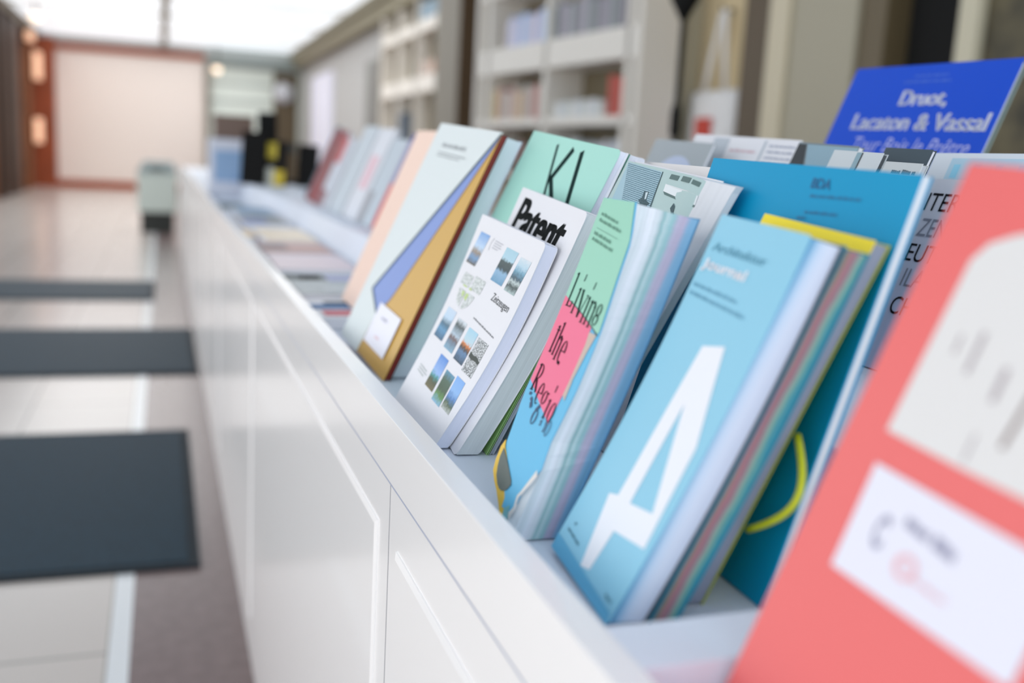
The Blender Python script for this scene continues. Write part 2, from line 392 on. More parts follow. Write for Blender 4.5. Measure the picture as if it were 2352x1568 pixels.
# doors, each framed by narrow margins, with a bevelled edge
yj = .775; wd = 1.3
k = -1
while yj+k*wd < Y1-.2:
    a, b = yj+k*wd+.043, min(yj+(k+1)*wd-.031, Y1-.05); a = max(a, Y0+.05)
    bm = bmesh.new()
    add_box(bm, .1755-O[0], .181-O[0], a-O[1], b-O[1], .09, .797)
    f = [f for f in bm.faces if f.normal.x < -.9 or abs(f.calc_center_median().x-(.1755-O[0])) < 1e-5]
    r = bmesh.ops.inset_region(bm, faces=f, thickness=.007, depth=0)
    f = [f for f in bm.faces if abs(f.calc_center_median().x-(.1755-O[0])) < 1e-5 and f.calc_area() > .05]
    bmesh.ops.translate(bm, verts=list({v for q in f for v in q.verts}), vec=(-.0016, 0, 0))
    link('cabinet_door', bm, lacquer, ct)
    k += 1
bm = bmesh.new(); k = -1
while yj+k*wd < Y1-.2:
    add_box(bm, .1765-O[0], .1772-O[0], yj+k*wd-.0007-O[1], yj+k*wd+.0007-O[1], .02, .845); k += 1
link('cabinet_joint', bm, mat('joint_grey', (150, 150, 155)), ct)
box('fascia_groove', .1760, .1805, Y0, Y1, .8435, .8467, mat('joint_blue_grey', (168, 176, 196)), ct, off=O)

# ------------------------------------------------------------------ books in the front row of the tray
def photo(name, stops, distort=.35, ds=6): return ramp_mat('photo_'+name, 1, 0, 1, stops, distort=distort, dscale=ds, coord='Generated', rough=.45)

# white book with small photographs; its lower far corner is pushed back by the rim of the tray
def zk(v): return (1-max(0, min(1, v/.196)))**1.5
def zfn(u, v, z): return u + (.026*(1-u/.168) - .006*(u/.168))*zk(v), v, z
def zpre(u, v):
    k = zk(v); u = u - .002
    return (u - .026*k)/(1 - (.026+.006)*k/.168)
b = Book('photo_grid_book', 'white softcover book whose cover carries ten small photographs', 'book', .2112, .7708, 3.0, 25.3, -4.9, .87, .168, .196, .012, bow=.006, fn=zfn)
b.pre = zpre
b.std(paper, pages('lilac', (226, 231, 248), .05), rc=.006, spine_m=paper)
W, H = .0272, .0318
sk = [(0, (40, 70, 90)), (.3, (60, 110, 150)), (.45, (70, 60, 50)), (.6, (150, 190, 225)), (1, (190, 215, 235))]
PH = [('river', .0215, .1485, .027, .0322, [(0, (90, 80, 60)), (.2, (110, 150, 190)), (.4, (150, 130, 105)), (.55, (190, 215, 240)), (1, (120, 165, 220))]),
      ('island', .0985, .1462, .0302, .0325, [(0, (95, 150, 185)), (.3, (140, 180, 210)), (.42, (35, 60, 65)), (.62, (60, 80, 80)), (.7, (175, 210, 225)), (1, (165, 205, 220))]),
      ('rooftops', .1368, .1450, .0255, .0318, [(0, (170, 190, 190)), (.18, (40, 60, 60)), (.3, (190, 205, 205)), (.42, (50, 80, 95)), (.6, (110, 160, 185)), (.78, (180, 210, 225)), (1, (215, 225, 232))]),
      ('shore', .0375, .0726, .0265, .0305, [(0, (50, 90, 120)), (.3, (90, 150, 190)), (.5, (60, 100, 120)), (.68, (190, 215, 235)), (1, (200, 218, 236))]),
      ('bridge', .0745, .0706, .0262, .0303, [(0, (130, 175, 200)), (.25, (110, 130, 150)), (.4, (110, 85, 80)), (.5, (180, 200, 215)), (.8, (60, 75, 75)), (1, (215, 225, 232))]),
      ('sunset', .1088, .0690, .0255, .0312, [(0, (30, 60, 80)), (.3, (90, 130, 170)), (.42, (60, 45, 30)), (.55, (220, 130, 60)), (.62, (190, 215, 225)), (1, (165, 210, 230))]),
      ('meadow', .0785, .0328, .0245, .0315, [(0, (110, 100, 60)), (.25, (70, 80, 50)), (.4, (60, 150, 150)), (.5, (150, 185, 235)), (1, (85, 140, 215))]),
      ('trees', .1090, .0286, .0245, .0290, [(0, (140, 190, 220)), (.25, (90, 140, 70)), (.45, (60, 85, 60)), (.75, (70, 100, 80)), (1, (90, 150, 180))]),
      ('tower', .1370, .0305, .0230, .0300, [(0, (190, 195, 190)), (.2, (70, 95, 60)), (.4, (80, 130, 190)), (.6, (140, 185, 235)), (1, (125, 175, 235))])]
for nm, u, v, ww, hh, st in PH:
    b.art('printed_photo', [rect(u, v, u+ww, v+hh)], photo(nm, st))
def speck(name, sc, lo, hi, c0, c1):
    m = bpy.data.materials.new(name); m.use_nodes = True; N = m.node_tree.nodes; L = m.node_tree.links
    tc = N.new('ShaderNodeTexCoord'); n_ = N.new('ShaderNodeTexNoise'); n_.inputs['Scale'].default_value = sc; n_.inputs['Detail'].default_value = 3
    r = N.new('ShaderNodeValToRGB'); r.color_ramp.elements[0].position = lo; r.color_ramp.elements[1].position = hi
    r.color_ramp.elements[0].color = lin(c0); r.color_ramp.elements[1].color = lin(c1)
    L.new(tc.outputs['Object'], n_.inputs['Vector']); L.new(n_.outputs['Fac'], r.inputs['Fac']); L.new(r.outputs['Color'], N['Principled BSDF'].inputs['Base Color'])
    return m
b.art('printed_photo', [rect(.1385, .0665, .1650, .0985)], speck('figure_ground_print', 900, .46, .52, (60, 66, 68), (220, 224, 226)))
b.art('printed_photo', [[(.138, .0800), (.146, .0790), (.1560, .0800), (.1645, .0790), (.1645, .0820), (.157, .0840), (.146, .0832), (.138, .0850)]], mat('river_print', (40, 52, 46)), z=.00035)
pl = speck('plan_print', 420, .42, .56, (176, 184, 180), (222, 226, 226))
def quarter(cx, cy, r, a0, a1): return [(cx, cy)]+[(cx+r*1.25*math.cos(math.radians(a)), cy+r*math.sin(math.radians(a))) for a in range(a0, a1+1, 15)]
b.art('printed_plan', [quarter(.060, .1245, .0160, 180, 270), quarter(.0645, .1245, .0165, 270, 360), rect(.034, .1285, .060, .1400), rect(.0645, .1285, .093, .1420)], pl)
gr = mat('lime_print', (190, 212, 140))
b.art('printed_plan', [rect(.045, .1276, .056, .1290), rect(.063, .1276, .070, .1296), [(.05, .1235), (.058, .1235), (.058, .118), (.052, .120)], [(.062, .1235), (.070, .1235), (.069, .117), (.062, .118)]], gr, z=.00035)
b.text('title', 'Zeitzeugen', .1215, .1665, .1290, .1385, mat('title_grey', (60, 64, 66)), rot=-.03)
b.words('small_print', [(.1064, .1085, .1668, .1053, .0018)], mat('print_grey', (130, 132, 136)))
b.words('small_print', [(.0440, .0425, .0680, .0415, .0014), (.0440, .0398, .0720, .0388, .0014), (.0440, .0370, .0660, .0360, .0014)], mat('print_pale', (176, 186, 184)))
b.words('small_print', [(.066, .1785, .088, .1783, .0012), (.066, .1762, .086, .176, .0012), (.066, .1739, .088, .1737, .0012), (.066, .1716, .082, .1714, .0012)], mat('print_pale2', (190, 192, 198)))
b.art('emblem', ringpoly(.062, .1745, .004, .0065, .0009, .0012, 100, 260), mat('print_pale2', (190, 192, 198)))

# white book behind it with heavy black title
b = Book('patent_book', 'thick white paperback with the heavy black title Patent behind the book of photographs', 'book', .2258, .7573, -2.3, 25.2, -4.2, .87, .196, .226, .0170, bow=.006)
b.std(paper, pages('grey', (222, 227, 230), .10), rc=.006, spine_m=paper)
b.text('title', 'Patent', .0262, .1700, .1815, .2170, ink, heavy=[(du, dv) for du in (-.0026, 0, .0026) for dv in (-.0009, .0009)])

# mint book with a thin black KI
mint = mat('mint_cover', (168, 222, 208), rough=.5)
b = Book('mint_book', 'mint-green book with two tall thin black letters standing behind the white Patent book', 'book', .2696, .8315, 2.8, 23.3, -5.5, .87, .219, .280, .026)
KS = .219/.214
b.std(mint, pages('cool', (226, 230, 242), .10), rc=.007, back_m=paper)
kk = mat('dark_green_ink', (22, 48, 46), rough=.75, spec=.1)
b.art('title', [[(p[0]*KS, p[1]) for p in q] for q in (stroke((.0777, .2713), (.1060, .214), .0046), stroke((.1185, .2707), (.0985, .2345), .0080), stroke((.0985, .2380), (.1290, .214), .0066), stroke((.1394, .2705), (.1660, .208), .0076))], kk)
b.plate('loose_page', [(.217, .03), (.226, .20), (.2220, .279), (.217, .279)], -.006, -.0063, mat('page_white', (235, 238, 245)))
b.plate('loose_page', [(.217, .03), (.224, .20), (.2200, .279), (.217, .279)], -.0085, -.009, mat('page_green', (70, 150, 120)))

# folder with a diagonally cut pale jacket over a gold cover
gold = mat('gold_card', (206, 160, 58), rough=.42, spec=.6)
b = Book('gold_folder', 'gold folder under a diagonally cut pale grey jacket with a white price sticker', 'folder', .2239, 1.0363, 3.6, 23.3, -3.8, .87, .219, .294, .0072)
b.std(gold, mat('maroon_page_edge', (120, 26, 14)), back_m=mat('deep_maroon', (60, 16, 12)))
b.plate('pale_jacket', [(-.0005, 0), (.088, 0), (.0953, .0528), (.037, .0735), (.222, .2955), (-.0005, .2955)], .0012, .0002, mat('pale_jacket', (222, 230, 230), rough=.55))
b.art('lilac_lining', [[(.0953, .0531), (.038, .0735), (.222, .293), (.119, .0750)]], mat('lilac_lining', (128, 152, 212)), z=.0006)
b.art('jacket_edge', [stroke((.0953, .0525), (.0375, .0735), .0026), stroke((.038, .0735), (.2205, .2935), .0036)], mat('slate_edge', (74, 100, 110)), z=.0014)
b.art('price_sticker', [rect(.0965, .018, .1897, .067)], mat('sticker_white', (240, 240, 250)), z=.0017)
b.words('small_print', [(.125, .052, .150, .052, .004)], mat('sticker_grey', (190, 190, 206)), z=.0019)
b.words('small_print', [(.130, .030, .150, .030, .003)], mat('sticker_pink', (240, 200, 205)), z=.0019)
b.words('small_print', [(.045, .2665, .135, .2663, .0055), (.042, .2578, .148, .2575, .0022), (.042, .2540, .130, .2538, .0022)], mat('jacket_grey_print', (168, 174, 176)), z=.0014)

b = Book('pale_book', 'thick pale blue-grey book standing upright behind the gold folder', 'book', .2330, 1.048, 3.2, 23.2, -3.4, .87, .20, .292, .0215)
b.std(mat('pale_blue_cover', (205, 216, 228)), pages('pale', (228, 237, 245), .05))

# thin booklets between the white books and the torn one
b = Book('green_booklet', 'thin booklet with a light green edge standing behind the Patent book', 'booklet', .2525, .757, -2.3, 25.0, -4.2, .87, .10, .190, .0016)
b.std(mat('lime_cover', (176, 222, 140)), pages('deepgreen', (14, 56, 30), .1), inset=.0005, ct=.0004)
b = Book('grey_booklet', 'thin grey booklet with a curling spread of leaves behind the green-edged one', 'booklet', .2555, .757, -2.3, 25.0, -4.2, .87, .095, .180, .0030)
b.std(mat('grey_lilac_cover', (190, 194, 206)), pages('greylilac', (176, 184, 198), .3), inset=.0005, ct=.0004)

# torn colourful magazine: green, pink and blue sheets
def interp(t, xs):
    for (a, fa), (c, fc) in zip(xs, xs[1:]):
        if t <= c: return fa+(fc-fa)*max(0, (t-a))/(c-a)
    return xs[-1][1]
UR = [(0, .076), (.05, .0732), (.067, .0685), (.105, .0712), (.145, .0700), (.183, .0640), (.209, .0612), (.230, .0505), (.235, .0480)]
UL = [(0, .050), (.020, .044), (.0300, .030), (.0477, .0095), (.085, .001), (.235, 0)]
LW = .077; LT = .033
def livfn(u, v, z):
    c = max(0, min(1, -z/LT)); l = interp(v, UL); r = interp(v, UR); r = r + (LW-r)*min(1, c*1.3)
    zz = z - .0035*math.sin(math.pi*min(1, max(0, v/.235)))*(1-c*.3)
    return l + (r-l)*u/LW, v, zz
b = Book('torn_magazine', 'thick magazine with torn green, pink and blue cover sheets and bowed coloured pages', 'magazine', .2076, .5685, 1.5, 21.6, -.7, .87, LW, .235, LT, fn=livfn)
livpages = ramp_mat('coloured_pages_stack', 2, -LT, 0, [(0, (124, 176, 212)), (.12, (134, 180, 214)), (.2, (190, 182, 208)), (.3, (186, 182, 206)), (.38, (150, 196, 202)), (.48, (190, 214, 218)), (.52, (140, 182, 186)), (.60, (214, 224, 230)), (.72, (232, 236, 244)), (.85, (214, 224, 230)), (1, (226, 232, 238))], line=.12, lscale=(60, 5, 900))
def inv(u, v):      # cover art was measured on the finished sheet: undo the tapering
    l = interp(v, UL); r = interp(v, UR); return ((u-l)/(r-l)*LW, v)
b.cover = b.plate('front_cover', [(0, .235), (0, .014), inv(.0585, .0150), inv(.0630, .0235), inv(.0628, .0290), inv(.0655, .0330), (LW, .0500), (LW, .235)], 0, -.0006, mat('blue_sheet', (92, 184, 224), rough=.45), nv=24, nu=6)
b.plate('page_block', rect(.0005, .001, LW-.0008, .234), -.0008, -LT+.001, livpages, nv=24, nu=6)
b.plate('back_cover', rect(0, 0, LW, .235), -LT+.001, -LT, mat('blue_back', (96, 150, 190)), nv=24, nu=4)
def A(*ps): return [inv(*p) for p in ps]
TR = [(.0698, .1438)]
b.art('green_sheet', [A((0, .2348), (.0475, .2348), (.0500, .2300), (.0606, .2091), (.0634, .1828), (.0690, .1460), (.0660, .1445), (.0581, .1472), (.0475, .1501), (.0307, .1545), (.0111, .1586), (.0008, .1612))], mat('green_sheet', (152, 210, 186), rough=.5), z=.0003)
b.art('pink_sheet', [A((.0008, .1610), (.0111, .1584), (.0307, .1543), (.0475, .1499), (.0560, .1470), (.0576, .1352), (.0578, .1170), (.0570, .0982), (.0547, .0776), (.0300, .0862), (.0020, .0965))], mat('pink_sheet', (240, 106, 142), rough=.45), z=.0003)
b.art('torn_edge', [A((.0560, .1440), (.0670, .1436), (.0640, .1310), (.0578, .1352)), A((.0578, .1352), (.0640, .1310), (.0612, .1100), (.0578, .1150)), A((.0578, .1170), (.0615, .1100), (.0625, .0962), (.0572, .0990))], mat('torn_tan', (200, 182, 168)), z=.00035)
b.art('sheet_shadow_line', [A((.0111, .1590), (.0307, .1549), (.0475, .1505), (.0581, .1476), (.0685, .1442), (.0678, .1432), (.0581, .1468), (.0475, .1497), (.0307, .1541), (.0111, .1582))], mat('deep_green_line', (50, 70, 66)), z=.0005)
# lettering with thick stems and fine serifs
K = .0010
def stem(x, v0, v1, lean=0, wd=.0019, serif=True):
    P = [[(x-wd/2, v0), (x+wd/2, v0), (x+wd/2+lean, v1), (x-wd/2+lean, v1)]]
    if serif: P += [[(x-wd*1.25, v0), (x+wd*1.25, v0), (x+wd*.6, v0+.0006), (x-wd*.6, v0+.0006)], [(x+lean-wd*1.3, v1-.0014), (x+lean-wd*.4, v1-.0002), (x+lean+wd*.5, v1), (x+lean-wd*.5, v1-.002)]]
    return P
def oval(cx, cy, rx, ry, tx=.0017, ty=.0005): return ringpoly(cx, cy, rx, ry, tx, ty)
def word(P): return [A(*p) for p in P]
blk = mat('sheet_ink', (36, 26, 32), rough=.75, spec=.1)
P = []
P += stem(.0083, .1543, .1794) + [[(.0083, .1543), (.0150, .1543), (.0156, .1590), (.0148, .1590), (.0135, .1551), (.0083, .1551)]]
P += stem(.0200, .1508, .1696) + [[(.0196, .1745), (.0208, .1745), (.0213, .1798), (.0203, .1798)]]
P += [stroke((.0250, .1690), (.0302, .1497), .0024), stroke((.0302, .1497), (.0345, .1660), .0008), rect(.0230, .1685, .0272, .1691), rect(.0325, .1658, .0362, .1664)]
P += stem(.0383, .1473, .1660) + [[(.0376, .1712), (.0388, .1712), (.0393, .1764), (.0382, .1764)]]
P += stem(.0440, .1470, .1645) + stem(.0505, .1462, .1615) + [stroke((.0447, .1622), (.0478, .1640), .0010), stroke((.0478, .1640), (.0505, .1610), .0018)]
P += oval(.0575, .1595, .0035, .0045) + oval(.0572, .1528, .0038, .0040)
b.art('title', word(P), mat('green_ink', (26, 52, 46), rough=.75, spec=.1), z=.0006)
P = []
P += stem(.0122, .1200, .1400) + [rect(.0098, .1363, .0152, .1370), stroke((.0122, .1200), (.0142, .1215), .0009)]
P += stem(.0178, .1190, .1434) + stem(.0232, .1166, .1325) + [stroke((.0184, .1305), (.0208, .1338), .0010), stroke((.0208, .1338), (.0232, .1310), .0020)]
P += ringpoly(.0310, .1240, .0042, .0082, .0019, .0006, 0, 300) + [rect(.0280, .1242, .0345, .1249), stroke((.0300, .1166), (.0338, .1160), .0022)]
P += stem(.0098, .0905, .1105, wd=.0021) + ringpoly(.0112, .1050, .0052, .0055, .0018, .0006, -90, 90) + [stroke((.0118, .0995), (.0175, .0905), .0022)]
P += ringpoly(.0250, .0915, .0040, .0078, .0018, .0006, 0, 300) + [rect(.0222, .0916, .0286, .0922)]
P += oval(.0345, .0910, .0038, .0048) + [stroke((.0372, .0945), (.0392, .0950), .0012)]
P += stem(.0446, .0785, .0924) + [[(.0452, .0977), (.0464, .0977), (.0464, .1027), (.0450, .1027)]]
P += oval(.0528, .0850, .0040, .0070)
b.art('title', word(P), blk, z=.0006)
P = [stroke((.0100, .0880), (.0132, .0885), .0022), stroke((.0150, .0860), (.0186, .0842), .0024), stroke((.0180, .0835), (.0212, .0800), .0030)]
P += oval(.0322, .0762, .0040, .0055) + [stroke((.0300, .0800), (.0335, .0850), .0028)]
P += stem(.0450, .0735, .0775, wd=.0013) + stem(.0530, .0710, .0780, wd=.0013) + oval(.0580, .0750, .0028, .0055, .0010)
b.art('title', word(P), mat('blue_ink', (28, 70, 110)), z=.0006)
b.words('small_print', [A((.0066, .2225), (.0358, .2180))[0]+A((.0358, .2180), (0, .2))[0]+(.0026,)], mat('green_small', (96, 150, 128)), z=.0006)
b.words('small_print', [inv(.0067, .2180)+inv(.0446, .2125)+(.0026,), inv(.0067, .2082)+inv(.0369, .2038)+(.0026,), inv(.0069, .2040)+inv(.0429, .1988)+(.0026,)], mat('green_small', (96, 150, 128)), z=.0006)
b.art('printed_rule', [[inv(.0076, .2132), inv(.0437, .2084), inv(.0437, .2080), inv(.0076, .2128)]], mat('green_small2', (110, 160, 138)), z=.0006)
def leaf(name, pts, z, m, amp):
    bm = bmesh.new(); f = bm.faces.new([bm.verts.new((p[0], p[1], z+amp*math.sin(i*1.1))) for i, p in enumerate(pts)])
    bmesh.ops.triangulate(bm, faces=[f]); r = bmesh.ops.extrude_face_region(bm, geom=bm.faces[:])
    bmesh.ops.translate(bm, verts=[v for v in r['geom'] if isinstance(v, bmesh.types.BMVert)], vec=(0, 0, -.0003))
    return link(name, bm, m, b.root)
leaf('torn_leaf', [(.0075, .052), (.0055, .046), (.0062, .036), (.0081, .0284), (.016, .023), (.0255, .0193), (.0388, .0130), (.050, .0068), (.0545, .0160), (.0520, .0235), (.0440, .0310), (.025, .040), (.0115, .0475)], -.0016, mat('yellow_leaf', (232, 190, 60)), .0006)
leaf('torn_leaf', [(.0500, .0150), (.0560, .0190), (.0600, .0120), (.0640, .0020), (.0560, .0010)], -.0004, mat('teal_leaf', (120, 184, 190)), .0002)
leaf('torn_leaf', [(.0115, .0465), (.012, .040), (.0145, .0337), (.018, .028), (.0246, .0235), (.0300, .0220), (.035, .0222), (.0420, .0250), (.0450, .0300), (.0420, .0325), (.025, .0405)], -.0008, mat('dark_leaf', (88, 98, 92)), .0003)
leaf('torn_leaf', [(.0735, .0500), (.0655, .0325), (.0625, .0282), (.0640, .0205), (.0600, .0150), (.0640, .0120), (.0665, .0210), (.0655, .0280), (.0690, .0330), (.0765, .0470)], .0006, mat('cream_leaf', (226, 220, 214)), .0003)

# light blue book with the big white A
sky_blue = mat('sky_blue_cover', (140, 202, 226), rough=.45)
b = Book('light_blue_book', 'light blue softcover book with one huge white letter A on its cover', 'book', .2212, .4472, -3.2, 23.5, -2.8, .87, .101, .231, .0195, bow=.004)
b.std(sky_blue, ramp_mat('blue_white_pages', 2, -.0195, 0, [(0, (206, 216, 234)), (.3, (216, 226, 242)), (.55, (204, 222, 242)), (.78, (140, 190, 222)), (.92, (50, 136, 186)), (1, (36, 120, 170))], line=.06), back_m=mat('grey_back', (110, 112, 118)), rc=.003)
wht = mat('cover_white', (238, 240, 246))
b.art('big_letter', [[(.0552, .1552), (.0488, .0670), (.0646, .0574), (.068, .1215)], [(.0488, .0670), (.0477, .0557), (.0628, .0390), (.0646, .0574)], [(.037, .0525), (.0455, .0089), (.0575, .0118), (.0628, .0390), (.0477, .0557)],
                     [(.0646, .0574), (.0628, .0390), (.1006, .0452), (.1008, .0640), (.0915, .0625)], [(.068, .1215), (.0915, .0625), (.1008, .0640), (.1008, .1060), (.078, .1606), (.0552, .1552)]], wht)
b.text('title', 'Architektur', .0092, .0745, .2085, .2140, mat('steel_print', (96, 160, 184)), bold=.02)
b.text('title', 'Journal', .0086, .0615, .1955, .2030, wht, heavy=((.0006, 0), (-.0006, 0), (0, .0005), (0, -.0005)))
b.words('small_print', [(.0092, .1850, .0666, .1842, .0026), (.0098, .1795, .0809, .1778, .0026)], mat('steel_print2', (110, 172, 198)))
b.words('small_print', [(.015, .0220, .018, .0225, .002), (.010, .0165, .032, .0150, .002)], mat('steel_print3', (60, 120, 140)))
b.words('small_print', [(.086, .010, .095, .0095, .0024)], mat('steel_print3', (60, 120, 140)))
b.art('printed_band', [[(.0004, .0004), (.1006, .0004), (.0985, .0065), (.007, .0100), (.0004, .0100)]], mat('band_blue', (92, 174, 212)), z=.0002)  # shade of the tray rim, painted as a darker blue strip

b = Book('striped_magazine', 'magazine with multicoloured page edges pressed against the back of the light blue book', 'magazine', .2456, .4450, -2.9, 23.2, -2.8, .87, .118, .225, .0150, bow=.003)
b.std(mat('teal_cover', (40, 140, 170)), ramp_mat('striped_pages', 2, -.015, 0, [(0, (60, 150, 170)), (.16, (110, 170, 160)), (.3, (150, 170, 160)), (.42, (150, 120, 130)), (.6, (176, 120, 130)), (.75, (140, 136, 120)), (.9, (110, 110, 108)), (1, (90, 92, 96))], distort=.5, dscale=18, line=.15), back_m=mat('teal_cover', (40, 140, 170)))
b = Book('yellow_notebook', 'bright yellow notebook with a looped elastic behind the light blue book', 'notebook', .2755, .4600, .1, 22.6, -4.2, .87, .112, .2270, .0105)
yl = mat('yellow_cover', (255, 230, 36), rough=.4)
b.std(yl, pages('slate', (150, 158, 176), .2), back_m=mat('lime_yellow', (190, 196, 40)))
lp = [(.112+.024*math.sin(math.pi*k/14), .054+.060*k/14, -.0140) for k in range(15)]
bm = bmesh.new(); add_tube(bm, lp, .0021, 8); link('elastic_loop', bm, mat('lime_elastic', (196, 204, 30), rough=.4), b.root, smooth=True)

# large teal-blue folder
b = Book('blue_folder', 'large saturated teal-blue folder standing tall behind the light blue and yellow books', 'folder', .3170, .4483, -.2, 15.6, -1.6, .87, .222, .255, .0080)
b.std(mat('deep_teal', (0, 150, 196), rough=.5, spec=.25), mat('grey_board', (214, 222, 228)), ct=.0012, inset=.0005)
dt = mat('teal_print', (0, 92, 140))
b.text('title', 'BDA', .1290, .1488, .2408, .2474, dt, bold=.02)
b.words('small_print', [(.1315, .2350, .1807, .2362, .0022), (.1318, .2245, .1643, .2256, .0022), (.126, .2205, .136, .2208, .0022)], mat('teal_print2', (0, 116, 162)))

# black and white photo book with a curled cover
def bwfn(u, v, z):
    s_ = max(0, (v-.15)/.108); k = max(0, (u-.120)/.039)
    return u - .006*s_*k*k, v - .003*s_*k*k, z + .004*s_*k - .006*s_*k*k
b = Book('photo_cover_book', 'book with a black-and-white street photograph on its curled cover', 'book', .2660, .6520, -.5, 24.0, -4.8, .87, .159, .257, .0066, fn=bwfn)
b.cover = b.plate('front_cover', rect(0, 0, .159, .258), 0, -.0005, mat('grey_teal_photo', (176, 200, 198)), nu=12)
b.plate('page_block', [(.0005, .001), (.158, .001), (.180, .10), (.188, .252), (.1895, .2570), (.0005, .2570)], -.0006, -.0060, pages('white2', (232, 234, 238), .12), nu=4, warp=False)
b.plate('back_cover', rect(0, 0, .159, .258), -.0062, -.0066, paper, warp=False)
b.plate('spine', [(-.0005, 0), (0, 0), (0, .258), (-.0005, .258)], 0, -.0066, mat('spine_lilac', (206, 206, 220)), warp=False)
tp = mat('newsprint_ground', (160, 192, 204))
b.art('printed_newspaper', [[(.0035, .2568), (.0737, .2554), (.0900, .2050), (.0300, .2050), (.0080, .2231)]], tp)
b.words('small_print', [(.0045+.0022*k*.55, .2552-.00160*k, .0725+.0008*k, .2538-.00160*k, .00085) for k in range(25)], mat('newsprint_ink', (84, 120, 136)), z=.0004)
b.art('printed_photo', [[(.0892, .2469), (.150, .2460), (.152, .2390), (.0913, .2409)]], mat('awning_white', (226, 232, 234)))
b.art('printed_photo', [[(.0913, .2409), (.152, .2390), (.152, .2372), (.096, .2386)], rect(.0902, .2515, .105, .2555), rect(.1101, .2520, .1250, .2562), rect(.1292, .2520, .1440, .2556)], mat('photo_dark', (84, 110, 108)))
b.art('printed_photo', [[(.0737, .2556), (.0750, .2556), (.0915, .205), (.0900, .205)], [(.06, .2366), (.0687, .2374), (.072, .230), (.0804, .2285), (.078, .227), (.0773, .2150), (.067, .2150), (.0640, .2260), (.0574, .2288), (.062, .231)],
                        [(.1179, .2344), (.1225, .2321), (.1250, .2275), (.1365, .2240), (.1233, .2150), (.1216, .2267), (.1163, .2299)], [(.097, .2250), (.1023, .2257), (.1051, .2219), (.0988, .2215)]], mat('photo_figures', (50, 80, 86)), z=.0004)
b.art('printed_photo', [[(.064, .2362), (.0680, .2368), (.0705, .2310), (.068, .2305)]], mat('hat_light', (196, 214, 220)), z=.0005)

# coral book at the near end
coral = mat('coral_cover', (236, 108, 106), rough=.45)
b = Book('coral_book', 'large coral-red book at the near end of the tray, with a white sticker', 'book', .224, .1965, 0, 20, -3, .87, .15, .2585, .006)
b.std(coral, pages('white3', (232, 232, 236)), inset=.002)
b.art('printed_shape', [[(.0219, .1445), (.0622, .1434), (.15, .1430), (.15, .2360), (.050, .2345), (.0400, .2320), (.0290, .2270), (.0236, .2189)]], mat('drawing_grey', (226, 224, 222)))
mk = mat('drawing_marks', (170, 160, 164)); mk2 = mat('drawing_brown', (120, 96, 90))
b.art('printed_drawing', [rect(.0455, .1765, .0478, .1935), rect(.0620, .170, .0648, .1833), rect(.0628, .1460, .0640, .1570), rect(.0360, .182, .0375, .190)], mk, z=.0004)
b.art('printed_drawing', [stroke((.0790, .1850), (.0760, .1560), .0022)], mk2, z=.0004)
b.art('price_sticker', [[(.0245, .1310), (.1197, .1290), (.1197, .0870), (.0260, .0858)]], mat('sticker_white2', (232, 232, 244)), z=.0005)
st1 = mat('sticker_ink', (150, 150, 176)); st2 = mat('sticker_red', (236, 186, 194))
b.text('small_print', 'C', .0395, .0455, .1010, .1150, st1, z=.0008, bold=.03); b.words('small_print', [(.0520, .1150, .0790, .1120, .0050)], st1, z=.0008)
b.art('small_print', ringpoly(.061, .1015, .006, .005, .003, .002), st2, z=.0008)
b.words('small_print', [(.066, .0985, .084, .0980, .002)], st2, z=.0008)

# ------------------------------------------------------------------ books on the raised tier
b = Book('cream_card', 'plain cream sheet showing only its top between photo book and blue folder', 'card', .3130, .7054, -1, 21.8, -1.3, .8705, .131, .263, .002)
b.std(mat('cream_card', (236, 232, 230)), paper, inset=.0002)
b = Book('disc_brochure', 'grey brochure with a large pale disc on its cover at the back of the counter', 'brochure', .52, 1.035, -.9, 21.7, -2.6, .95, .154, .209, .004)
b.std(mat('grey_cover', (166, 174, 178)), paper)
b.art('printed_disc', [[(.085+.055*math.cos(math.radians(a)), .150+.040*math.sin(math.radians(a))) for a in range(0, 360, 15)]], mat('disc_lilac', (186, 198, 222)))
b = Book('white_brochure', 'white brochure with grey printed columns standing behind the disc brochure', 'brochure', .56, .9235, .7, 21.7, -2.4, .95, .228, .215, .008)
b.std(paper, pages('white4', (222, 226, 234)))
b.art('printed_panel', [rect(.05, .15, .086, .212), rect(.160, .15, .165, .212)], mat('column_grey', (190, 198, 206)))
b.words('small_print', [(.172, .205-.007*k, .222, .205-.007*k, .003) for k in range(6)], mat('column_print', (178, 184, 200)))
b.words('small_print', [(.095, .196, .150, .196, .004)], mat('column_pink', (222, 190, 196)))
b = Book('dark_photo_book', 'book with a dark diagonal photograph on its cover, right of the white brochure', 'book', .53, .790, -.8, 21.8, -2.7, .95, .098, .207, .006)
b.std(mat('photo_slate', (120, 134, 140)), paper)
b.art('printed_photo', [[(.0, .150), (.0, .205), (.014, .205), (.040, .150)]], mat('photo_black', (44, 50, 54)))
b.art('printed_photo', [[(.016, .205), (.046, .150), (.098, .150), (.098, .205)]], mat('photo_blue_grey', (140, 170, 184)))
b = Book('grey_brochure', 'pale grey folded brochure with a dark gap, standing just above the blue folder', 'brochure', .50, .7132, -.7, 21.8, -2.3, .95, .069, .199, .005)
b.std(mat('pale_grey_cover', (206, 212, 214)), mat('dark_pages', (60, 66, 70)))
b.art('printed_panel', [rect(.034, .10, .041, .198)], mat('panel_teal_grey', (140, 168, 178)))
b.art('printed_panel', [rect(.041, .10, .0425, .198)], mat('photo_black', (44, 50, 54)), z=.0004)
b = Book('slate_booklet', 'small dark slate booklet next to the pale grey folded brochure', 'booklet', .530, .690, -.5, 21.8, -1.8, .95, .060, .204, .004)
b.std(mat('slate_cover', (58, 74, 84)), paper)
